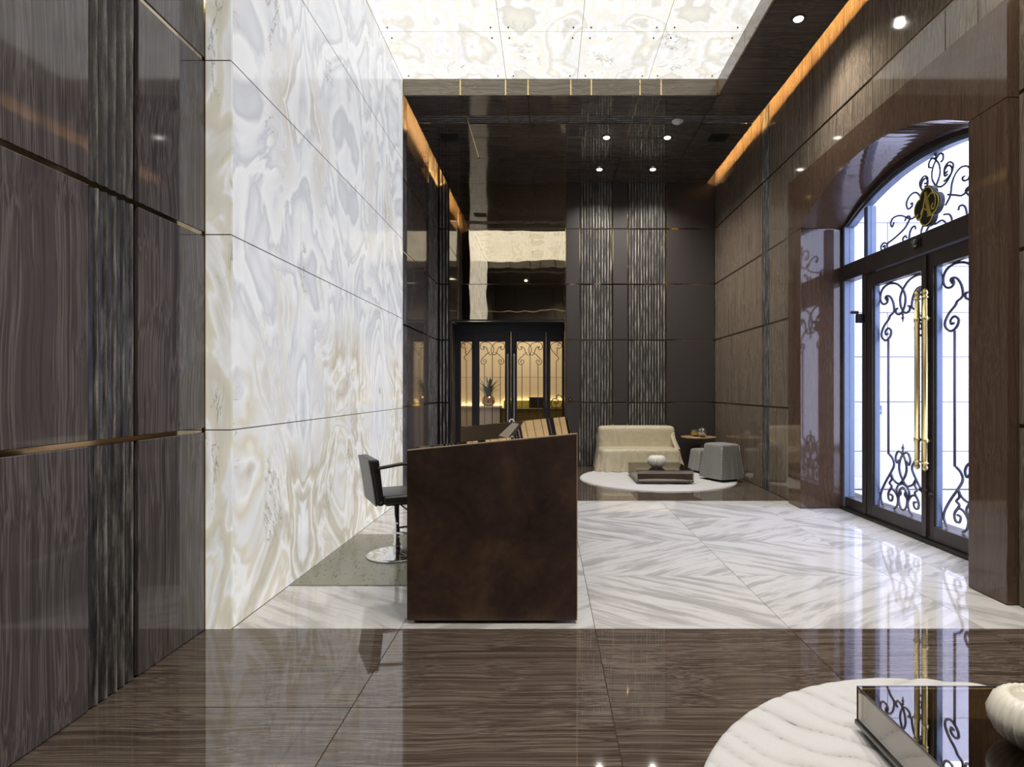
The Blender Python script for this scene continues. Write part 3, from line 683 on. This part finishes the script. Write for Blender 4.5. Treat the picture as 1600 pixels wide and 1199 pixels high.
ct = thing('lounge_counter', (-1.5, 12.3, 0), 'white marble counter with a glowing ledge behind the back doors', 'counter')
for a, b in ((-2.35, -1.65), (-1.65, -.95)): box('front_slab', a+.002, b-.002, 11.95, 11.98, 0, .93, 'whitemarble', ct)
box('core', -2.35, -.95, 11.985, 12.66, 0, .93, 'black', ct, 0); box('worktop', -2.37, -.94, 11.93, 12.66, .93, .965, 'whitemarble', ct, .004); box('light_strip', -2.35, -.95, 12.665, 12.69, .93, .955, 'warmled', ct, 0)
cb = thing('low_cabinet', (.1, 12.3, 0), 'olive gold cabinet at the right of the marble counter behind the back doors', 'cabinet')
for i in range(4): box('cabinet_door', -.925+i*.55+.004, -.925+(i+1)*.55-.004, 11.99, 12.01, .06, .90, 'oliv', cb, .004)
box('body', -.925, 1.275, 12.012, 12.66, .0, .90, 'oliv', cb); box('worktop', -.935, 1.285, 11.97, 12.66, .90, .925, 'oliv', cb, .004)
box('splashback', -.925, 1.285, 12.60, 12.66, .926, 1.07, 'gold', cb, .004); box('light_strip', -.925, 1.275, 12.665, 12.69, 1.03, 1.05, 'warmled', cb, 0)
o = thing('equipment_box', (-.21, 12.25, .925), 'black box on the olive gold cabinet', 'box')
box('body', -.37, -.06, 12.12, 12.40, .926, 1.12, 'black', o, .01); box('lid', -.376, -.054, 12.114, 12.406, 1.121, 1.142, 'black', o, .006)
o = thing('scroll_ornament', (.20, 12.2, .925), 'curled dark metal ornament on the olive gold cabinet', 'ornament')
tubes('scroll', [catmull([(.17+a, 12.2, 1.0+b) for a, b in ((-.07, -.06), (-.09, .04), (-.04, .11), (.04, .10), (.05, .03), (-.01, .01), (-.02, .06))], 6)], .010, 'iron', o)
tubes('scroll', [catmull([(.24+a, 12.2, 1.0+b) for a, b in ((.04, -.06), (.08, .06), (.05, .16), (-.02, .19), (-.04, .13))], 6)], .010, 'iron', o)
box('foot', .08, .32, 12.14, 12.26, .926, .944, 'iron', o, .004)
o = thing('plant_vase', (-1.20, 12.15, .966), 'round copper vase with spiky green plant on the marble counter', 'vase')
lathe('vase_body', [(.05, .967), (.09, .973), (.125, 1.01), (.138, 1.06), (.13, 1.115), (.105, 1.16), (.09, 1.17), (.082, 1.163)], (-1.20, 12.15, 0), 'vasecopper', o, 28)
for k in range(16):
    a = 2*PI*k/16+R.uniform(-.2, .2); rr = R.uniform(.06, .26); hh = R.uniform(.26, .54)
    p = [(-1.20+rr*s*s*math.cos(a)*1.25+.04*math.cos(a), 12.15+rr*s*s*math.sin(a)+.04*math.sin(a), 1.15+hh*s-.10*s*s*s) for s in (0, .3, .6, .85, 1)]
    wv = Vector((-math.sin(a), math.cos(a), 0)); V = []
    for q, w in zip(p, (.010, .024, .024, .014, .001)): V += [tuple(Vector(q)-wv*w), tuple(Vector(q)+Vector((0, 0, .004))), tuple(Vector(q)+wv*w)]
    mesh('leaf', V, [(3*i+j, 3*i+j+1, 3*i+j+4, 3*i+j+3) for i in range(4) for j in range(2)], 'leaf', o, True)
tubes('flower_stem', [catmull([(-1.20+.03*math.cos(a), 12.15, 1.13), (-1.20+.12*math.cos(a), 12.13+.06*math.sin(a), 1.26), (-1.20+.22*math.cos(a), 12.12+.1*math.sin(a), 1.30+.04*k % .1)], 4) for k, a in enumerate([0, .7, 1.7, 2.6, 3.2, 4, 5])], .004, 'stem', o, 5)

# ------------------------------------------------------------------ reception desk
DX_0, DX_1, DY0, DY1 = -.777, .167, 3.30, 5.36
def dz(x): return .964+.0985*(x-DX_0)
dk = thing('reception_desk', (-.305, 4.33, 0), 'tall patinated bronze reception desk with sloping polished copper top', 'desk')
def slab_x(name, x0, x1, y0, y1, zb, dt, mat, th=None):
    """slab whose top follows the slope of the desk"""
    b0, b1 = (zb, zb) if th is None else (dz(x0)+dt-th, dz(x1)+dt-th)
    return prism(name, [(x0, b0), (x1, b1), (x1, dz(x1)+dt), (x0, dz(x0)+dt)], 'y', y0, y1, mat, dk)
slab_x('front_panel', DX_0, DX_1, DY0, DY0+.03, .019, -.006, 'bronze'); slab_x('rear_panel', DX_0, DX_1, DY1-.03, DY1, .019, -.006, 'bronze')
slab_x('top_trim', DX_0, DX_1, DY0, DY0+.031, 0, 0, 'copper_trim', .0055); slab_x('top_trim', DX_0, DX_1, DY1-.031, DY1, 0, 0, 'copper', .0055)
slab_x('side_panel', DX_1-.028, DX_1-.001, DY0+.031, DY1-.031, .019, -.03, 'bronze')
slab_x('ledge', -.205, DX_1-.001, DY0+.032, DY1-.032, 0, -.001, 'copper', .022); slab_x('ledge_lip', -.205, -.19, DY0+.032, DY1-.032, 0, -.024, 'copper', .13)
slab_x('end_rim', DX_0+.01, -.207, DY0+.032, DY0+.20, 0, -.001, 'copper', .02)
prism('copper_lining', [(DX_0+.002, .80), (-.207, .80), (-.207, dz(-.207)-.004), (DX_0+.002, dz(DX_0)-.004)], 'y', DY1-.036, DY1-.031, 'lining', dk)
box('work_surface', DX_0+.02, DX_1-.03, DY0+.032, DY1-.038, .72, .75, 'dframe', dk, .003)
box('plinth', -.744, .02, DY0+.03, DY1-.03, 0.002, .018, 'black', dk, 0)
box('corner_edge', DX_1-.004, DX_1+.001, DY0-.001, DY0+.004, .019, dz(DX_1)-.006, 'copper_trim', dk, 0)
pr = prism('light_bar', [(-.305, .985), (-.245, .965), (-.24, 1.005), (-.295, 1.02)], 'y', 3.62, 5.10, 'bar', dk); pr['label'] = 'slim grey metal bar along the inside of the ledge'
lathe('end_knob', [(.008, -.075), (.020, -.074), (.024, -.06), (.024, 0), (.012, .01)], (-.298, 5.06, 1.032), 'chrome', pr, 18, 'y')
box('bar_bracket', -.285, -.206, 4.0, 4.03, .955, .985, 'steel', dk)

# ------------------------------------------------------------------ swivel chair
cx, cy = -1.178, 4.66
ch = thing('swivel_chair', (0, 0, 0), 'black leather swivel armchair on a chrome disc base behind the desk', 'chair')
lathe('base', [(.0315, .030), (.05, .024), (.21, .017), (.230, .012), (.2325, .006), (.230, .002)][::-1], (0, 0, 0), 'chrome', ch, 48)
lathe('post', [(.030, .025), (.030, .09), (.024, .10), (.024, .20), (.019, .205), (.019, .41)], (0, 0, 0), 'chrome', ch, 20)
fr = tubes('foot_ring', [[(.09+.115*math.cos(a), .115*math.sin(a), .185) for a in [2*PI*k/28 for k in range(28)]]], .009, 'chrome', ch, 8, True, True)
tubes('ring_arm', [[(0, 0, .16), (0, 0, .175), (.02, -.03, .183), (.05, -.11, .185)]], .008, 'chrome', fr, 8)
V, F = [], []; tube_geo(V, F, [(.03, -.02, .39), (.10, -.08, .33), (.17, -.13, .27)], .006, 8); tube_geo(V, F, [(.165, -.127, .275), (.20, -.152, .245)], .010, 8)
mesh('lever', V, F, 'black', ch, True)
box('seat', -.15, .29, -.225, .225, .435, .505, 'blkleather', ch, .022, 3, True)
box('seat_plate', -.1, .12, -.1, .1, .405, .434, 'black', ch)
def back(name, o0, i0, o1, i1, mat, grow):
    V, F = [], []; n = 10; zs_ = [.432+.345*i/n for i in range(n+1)]
    for i, z in enumerate(zs_):
        q = i/n; a = o0+(o1-o0)*q-.012*q*q; b_ = i0+(i1-i0)*q-.012*q*q
        for x, y in ((a, -.225-grow), (b_, -.225-grow), (b_, .225+grow), (a, .225+grow)): V.append((x, y, z))
    for i in range(n):
        for k in range(4): F.append((4*i+k, 4*i+(k+1) % 4, 4*i+4+(k+1) % 4, 4*i+4+k))
    F += [(3, 2, 1, 0), tuple(4*n+k for k in range(4))]
    o = mesh(name, V, F, mat, ch)
    b = o.modifiers.new('soft', 'BEVEL'); b.width = .014; b.segments = 3; b.limit_method = 'ANGLE'; b.angle_limit = .6
    return o
bk = back('backrest', -.190, -.142, -.232, -.168, 'blkleather', 0); back('back_cover', -.205, -.1905, -.247, -.2325, 'litleather', -.004)
lathe('side_button', [(.004, -.006), (.011, -.004), (.012, 0)], (-.165, -.226, .455), 'dframe', bk, 10, 'y')
for s_ in (-1,): tubes('armrest', [catmull([(-.19, s_*.236, .715), (-.12, s_*.24, .725), (-.02, s_*.24, .738), (.03, s_*.24, .735), (.062, s_*.24, .70), (.07, s_*.24, .63), (.07, s_*.24, .52), (.07, s_*.236, .45)], 5)], .013, 'blkleather', ch, 8)
ch.location = (cx, cy, .0062); ch.rotation_euler = (0, 0, math.radians(27))
o = box('floor_mat', XO+.004, -.80, 3.94, 5.33, .0005, .006, 'mat', None, .002); tag(o, 'grey-green mat with dark flecks under the swivel chair', 'mat')

# ------------------------------------------------------------------ rugs
def carve(x, y):
    r = math.hypot(x, y)
    w = .05*math.sin(2.2*x+1.3)+.04*math.sin(3.1*y-.5*x)+.028*math.sin(8.3*x+3*y)+.020*math.sin(13*y-9*x)+.012*math.sin(31*x+11*y)
    side = 1 if x+.25*y > 0 else -1
    q = (y*.88-side*x*.42)-.19*x*x+w
    s = abs(math.sin(PI*q/.125))
    stem = abs(x+.25*y+.05*math.sin(3*y))
    s = min(s, stem/.02) if stem < .02 else s
    brk = math.sin(5.1*x-3.7*y+1)*math.sin(4.3*y+2.2*x)
    return max(0, min(1, s**.55 if brk > -.25 else .45+.55*s**.4))
def make_rug(name, cx, cy, r, label):
    nr, na = 130, 380; V = [(0, 0, .016)]; F = []; A = [.8]
    for i in range(1, nr+1):
        rr = r*i/nr
        for k in range(na):
            a = 2*PI*k/na; x, y = rr*math.cos(a), rr*math.sin(a); c = carve(x, y)
            e = 1-max(0, (rr-(r-.02))/.02)**2*.6
            V.append((x, y, (.006+.014*c)*e)); A.append(c)
    for k in range(na): V.append((r*1.003*math.cos(2*PI*k/na), r*1.003*math.sin(2*PI*k/na), .0008)); A.append(.7)
    for k in range(na): F.append((0, 1+k, 1+(k+1) % na))
    for i in range(nr):
        for k in range(na):
            F.append((1+i*na+k, 1+(i+1)*na+k, 1+(i+1)*na+(k+1) % na, 1+i*na+(k+1) % na))
    me = bpy.data.meshes.new(name); me.from_pydata(V, [], F); at = me.attributes.new('carve', 'FLOAT', 'POINT'); at.data.foreach_set('value', A)
    o = link(name, me, 'rug', None, (cx, cy, 0), True); return tag(o, label, 'rug', 'round rugs')
make_rug('round_rug', 1.545, 1.533, 1.127, 'round white carved rug under the nearer glass coffee table')
make_rug('round_rug', 1.60, 8.69, 1.12, 'round pale rug in front of the draped sofa')

# ------------------------------------------------------------------ coffee tables and ribbed vases
def coffee_table(x0, x1, y0, y1, z0, z1, label):
    o = thing('coffee_table', ((x0+x1)/2, (y0+y1)/2, .018), label, 'table', 'smoked glass coffee tables'); g = .010
    box('table_top', x0, x1, y0, y1, z1-g, z1, 'smoke', o, .001)
    box('glass_side', x0, x0+g, y0, y1, z0+.02, z1-g-.001, 'smoke', o, .001); box('glass_side', x1-g, x1, y0, y1, z0+.02, z1-g-.001, 'smoke', o, .001)
    box('glass_side', x0+g+.001, x1-g-.001, y0, y0+g, z0+.02, z1-g-.001, 'smoke', o, .001); box('glass_side', x0+g+.001, x1-g-.001, y1-g, y1, z0+.02, z1-g-.001, 'smoke', o, .001)
    box('bottom_panel', x0-.008, x1+.008, y0-.008, y1+.008, z0, z0+.019, 'dark_glass', o, .003); box('plinth', x0+.07, x1-.07, y0+.07, y1-.07, .0206, z0-.001, 'black', o)
    V, F = [], []
    for x in (x0, x1):
        for y in (y0, y1): tube_geo(V, F, [(x, y, z0+.02), (x, y, z1)], .003, 4)
    for a, b in (((x0, y0), (x1, y0)), ((x1, y0), (x1, y1)), ((x1, y1), (x0, y1)), ((x0, y1), (x0, y0))): tube_geo(V, F, [(*a, z1-.002), (*b, z1-.002)], .003, 4)
    mesh('edge_trim', V, F, 'dframe', o); return o
coffee_table(1.165, 1.925, 1.32, 2.235, .042, .186, 'smoked glass box coffee table on the nearer rug')
coffee_table(1.225, 1.98, 8.06, 8.96, .042, .205, 'smoked glass box coffee table in front of the sofa')
def vase(x, y, z, label):
    o = thing('ribbed_vase', (x, y, z), label, 'vase', 'white ribbed vases')
    lathe('vase_body', [(.055, .001), (.075, .004), (.115, .035), (.134, .07), (.136, .095), (.120, .135), (.098, .155), (.082, .160), (.076, .156), (.072, .14)], (x, y, z), 'ceramic', o, 112, 'z', 28, .10)
    lathe('gold_lining', [(.070, .118), (.071, .125), (.071, .1385), (.064, .136), (.03, .125)], (x, y, z), 'gold', o, 40); return o
vase(1.53, 1.85, .1862, 'white ribbed vase on the nearer coffee table'); vase(1.55, 8.42, .2052, 'white ribbed vase on the coffee table by the sofa')

# ------------------------------------------------------------------ draped seating
def draped(name, x0, x1, y0, y1, z0, z1, mat, parent, flare=.05, amp=.012, nf=13, n=220, rnd=.05, seed=1, exp=7., lift=None, taper=0.):
    """soft cloth cover hanging over a block: rounded top, skirt with folds"""
    rr = random.Random(seed); ph = [rr.uniform(0, 6.28) for _ in range(4)]
    cx_, cy_, hx, hy = (x0+x1)/2, (y0+y1)/2, (x1-x0)/2, (y1-y0)/2
    pl = [(rr.uniform(0, 6.283), rr.uniform(.02, .05), rr.uniform(.4, 1.), rr.uniform(-.35, .35)) for _ in range(nf)]
    V, F = [], []; hs = [0, .02, .12, .25, .4, .55, .7, .82, .90, .955, .985, 1.]
    def ring(sc, z, fl, am):
        for k in range(n):
            t = 2*PI*k/n; c, s = math.cos(t), math.sin(t)
            q = (abs(c)**exp+abs(s)**exp)**(-1/exp)
            w = .5*math.sin(5*t+ph[2])+.4*math.sin(9*t+ph[0])+sum(1.7*g*math.exp(-((((t-p-sk*(z1-z)+PI) % (2*PI))-PI)/wd)**2) for p, wd, g, sk in pl)
            e = fl+am*w
            zz = z+(lift(t)*max(0, 1-(z-z0)/.12) if lift else 0)
            V.append((cx_+q*c*(hx*sc+e), cy_+q*s*(hy*sc+e), zz))
    zz0 = z1-z0
    for h in hs:
        z = z0+zz0*h; dn = z1-z
        cor = 0 if dn > rnd else rnd-math.sqrt(max(0, rnd*rnd-(rnd-dn)**2))
        ring(1., z, flare*(1-h)**1.3-cor*.8-taper*h, amp*(1-h)**1.1)
    for sc, dzz in ((.8, .006), (.5, .008), (.2, .009)):
        for k in range(n):
            t = 2*PI*k/n; c, s = math.cos(t), math.sin(t); q = (abs(c)**exp+abs(s)**exp)**(-1/exp)
            V.append((cx_+q*c*(hx-rnd*.8-taper)*sc, cy_+q*s*(hy-rnd*.8-taper)*sc, z1+dzz))
    m = len(hs)+3
    for i in range(m-1):
        for k in range(n): F.append((i*n+k, i*n+(k+1) % n, (i+1)*n+(k+1) % n, (i+1)*n+k))
    F.append(tuple((m-1)*n+k for k in range(n)))
    return mesh(name, V, F, mat, parent, True)
sf = thing('sofa', (1.48, 9.65, 0), 'low two-seat sofa under a cream satin slipcover against the far wall', 'sofa')
draped('seat_cover', .83, 2.10, 9.30, 9.98, .022, .365, 'satin', sf, .045, .022, 34, 440, .05, 3)
draped('back_cover', .845, 2.09, 9.72, 9.99, .06, .700, 'satin', sf, .05, .014, 22, 400, .06, 5, 6.)
# pulled wedge of cloth between back and seat at the sofa ends
for x, s in ((2.05, 1),):
    V = []
    for k in range(13):
        q = k/12; y = 9.74-.36*q; z = .62-.25*q**.6; rp = .010*math.sin(19*q)
        V += [(x-s*.03, y+.01, z-.01), (x+s*(.03+.02*q), y, z-.012), (x+s*(.055+.02*q)+rp, y, z*.5), (x+s*(.085+.02*q)+1.6*rp, y, .05)]
    mesh('side_drape', V, [(4*i+a, 4*i+a+1, 4*i+5+a, 4*i+4+a) for i in range(12) for a in range(3)], 'satin', sf, True)
def stool(cx_, cy_, w, d, h, rot, label, seed, fl, zb):
    o = thing('covered_stool', (0, 0, 0), label, 'stool', 'grey check slipcovered stools')
    draped('cover', -w/2, w/2, -d/2, d/2, .035, h, 'linen', o, fl, .005, 14, 200, .03, seed, 14., None, .01)
    for sx_, sy_ in ((-1, -1), (1, -1)):
        a = [(sx_*.955*(w/2+fl*(1-q)**1.3-.01*q), sy_*.955*(d/2+fl*(1-q)**1.3-.01*q), .04+(h-.07)*q) for q in (0, .2, .4, .6, .8, 1)]
        tubes('welt', [a], .010, 'welt', o, 6)
    box('leg_frame', -w/2+.04, w/2-.04, -d/2+.04, d/2-.04, .002, .034, 'black', o)
    o.location = (cx_, cy_, zb); o.rotation_euler = (0, 0, rot)
stool(2.482, 8.48, .345, .40, .515, math.radians(26), 'tall stool under a grey check cover beside the coffee table', 4, .045, .018)
stool(2.435, 9.30, .31, .31, .355, math.radians(15), 'low stool under a grey check cover, behind the tall covered stool', 7, .03, .0185)

# ------------------------------------------------------------------ side table with two bowls
st = thing('side_table', (2.47, 9.72, 0), 'round wooden side table on a thin steel post by the sofa', 'table')
lathe('table_top', [(.2, .512), (.275, .516), (.285, .524), (.285, .530), (.278, .534)], (2.47, 9.72, 0), 'tabletop', st, 48)
lathe('post', [(.013, .012), (.013, .513)], (2.53, 9.74, 0), 'chrome', st, 14); lathe('base', [(.15, .001), (.15, .009), (.03, .012)], (2.53, 9.74, 0), 'chrome', st, 32)
def bowl(name, c, r, h, mat, tilt, label, seg=9):
    V, F = [], []; pr_ = [(r*.35, 0), (r*.78, h*.25), (r, h*.62), (r*.97, h), (r*.93, h), (r*.94, h*.62), (r*.70, h*.28), (r*.25, h*.1)]
    lathe_geo(V, F, pr_, (0, 0, 0), seg); mt = Matrix.Rotation(tilt, 3, 'Y') @ Matrix.Rotation(.3, 3, 'X')if tilt else Matrix.Identity(3)
    V = [mt @ Vector(v) for v in V]; zmin = min(v.z for v in V)
    return tag(mesh(name, [(v.x+c[0], v.y+c[1], v.z-zmin+c[2]) for v in V], F, mat, None), label, 'bowl', 'metal bowls on the side table')
bowl('metal_bowl', (2.43, 9.75, .5345), .083, .105, 'bowlgold', 0, 'pale gold bowl standing upright on the side table', 24)
b = bowl('metal_bowl', (2.525, 9.585, .5345), .072, .125, 'silver', -.5, 'faceted silver cup tipped sideways in front of the gold bowl on the side table', 9)

# ------------------------------------------------------------------ ceiling fittings and small devices
dlp = None
def downlight(x, y, label):
    global dlp
    o = thing('downlight', (x, y, SZ), label, 'downlight', 'recessed ceiling downlights')
    if dlp is None:
        a = lathe('bezel', [(.046, 0), (.062, -.001), (.066, -.005), (.062, -.009), (.048, -.008)], (x, y, SZ), 'dframe', o, 24); b = lathe('lamp', [(.0455, 0), (.045, -.009), (.038, -.019), (.022, -.026), (.008, -.028)], (x, y, SZ), 'lamp', o, 20)
        dlp = [(a.name, a.data, a.location-Vector((x, y, SZ))), (b.name, b.data, b.location-Vector((x, y, SZ)))]
    else:
        for n_, me_, off in dlp: link(n_, me_, None, o, Vector((x, y, SZ))+off)
    l = bpy.data.lights.new('downlight_beam', 'SPOT'); l.energy = DOWNLIGHT_W; l.spot_size = math.radians(135); l.spot_blend = 1.; l.color = (1., .94, .86); l.shadow_soft_size = .035
    lo = bpy.data.objects.new('beam', l); COL.objects.link(lo); lo.location = (x, y, SZ-.05); attach(lo, o)
downlight(.82, 8.22, 'lit downlight in the far soffit, left of the nearer pair'); downlight(1.66, 8.22, 'lit downlight in the far soffit below the smoke detector, right of the nearer pair')
downlight(.825, 9.41, 'lit downlight near the far wall, above the narrower ridged panel'); downlight(1.67, 9.41, 'lit downlight near the far wall, above the wider ridged panel')
downlight(2.36, 5.59, 'lit downlight in the dark soffit strip beside the onyx ceiling')
for x, y, w_ in ((2.36, 3.2, 'in the dark strip by the near end of the arched surround'), (.82, 1.9, 'left of the nearer rug'), (1.66, 1.9, 'above the nearer coffee table'), (.82, .6, 'behind the nearer rug, toward the left'), (1.66, .6, 'behind the nearer coffee table'), (-.7, 1.2, 'beside the near left stone wall')): downlight(x, y, 'lit downlight overhead '+w_)
sm = thing('smoke_detector', (1.69, 7.72, SZ), 'white round smoke detector on the dark soffit', 'smoke detector')
lathe('base', [(.072, 0), (.075, -.01), (.070, -.018)], (1.69, 7.72, SZ), 'white', sm, 28); lathe('cap', [(.062, -.0185), (.055, -.03), (.030, -.032), (.028, -.046), (.012, -.05)], (1.69, 7.72, SZ), 'white', sm, 24)
for x, lab in ((-1.34, 'black ceiling speaker grille at the left of the far soffit'), (2.37, 'black ceiling speaker grille at the right of the far soffit')):
    o = thing('ceiling_speaker', (x, 8.25, SZ), lab, 'speaker', 'square ceiling speaker grilles')
    box('frame', x-.13, x+.13, 8.12, 8.38, SZ-.004, SZ-.0005, 'black', o, .001)
    for k in range(6): box('grille_bar', x-.115, x+.115, 8.14+k*.038, 8.155+k*.038, SZ-.008, SZ-.0045, 'black', o, .001)
o = thing('motion_sensor', (3.2, 5.14, 2.56), 'black dome sensor on the bar above the entrance doors', 'sensor')
box('mount', 3.188, 3.1995, 5.09, 5.19, 2.52, 2.60, 'black', o, .003); lathe('dome', [(.038, 0), (.036, -.02), (.024, -.036), (.006, -.042)], (3.187, 5.14, 2.56), 'dark_glass', o, 20, 'x')
o = thing('door_holder', (3.16, 6.06, 2.04), 'black metal bracket on the far hinge post of the entrance doors', 'bracket')
box('block', 3.145, 3.2195, 6.03, 6.08, 1.98, 2.07, 'black', o, .006); box('arm', 3.09, 3.17, 6.045, 6.075, 2.071, 2.10, 'black', o, .008)
o = thing('wall_button', (.43, YE, 1.05), 'tiny red indicator on a black plate left of the ridged panels', 'switch')
box('plate', .36, .42, YE-.010, YE-.0005, 1.10, 1.16, 'black', o, .002); lathe('indicator', [(.006, 0), (.005, -.004), (.002, -.005)], (.39, YE-.0105, 1.13), emitter('red_led', (1, .05, .15), 1.5), o, 10, 'y')
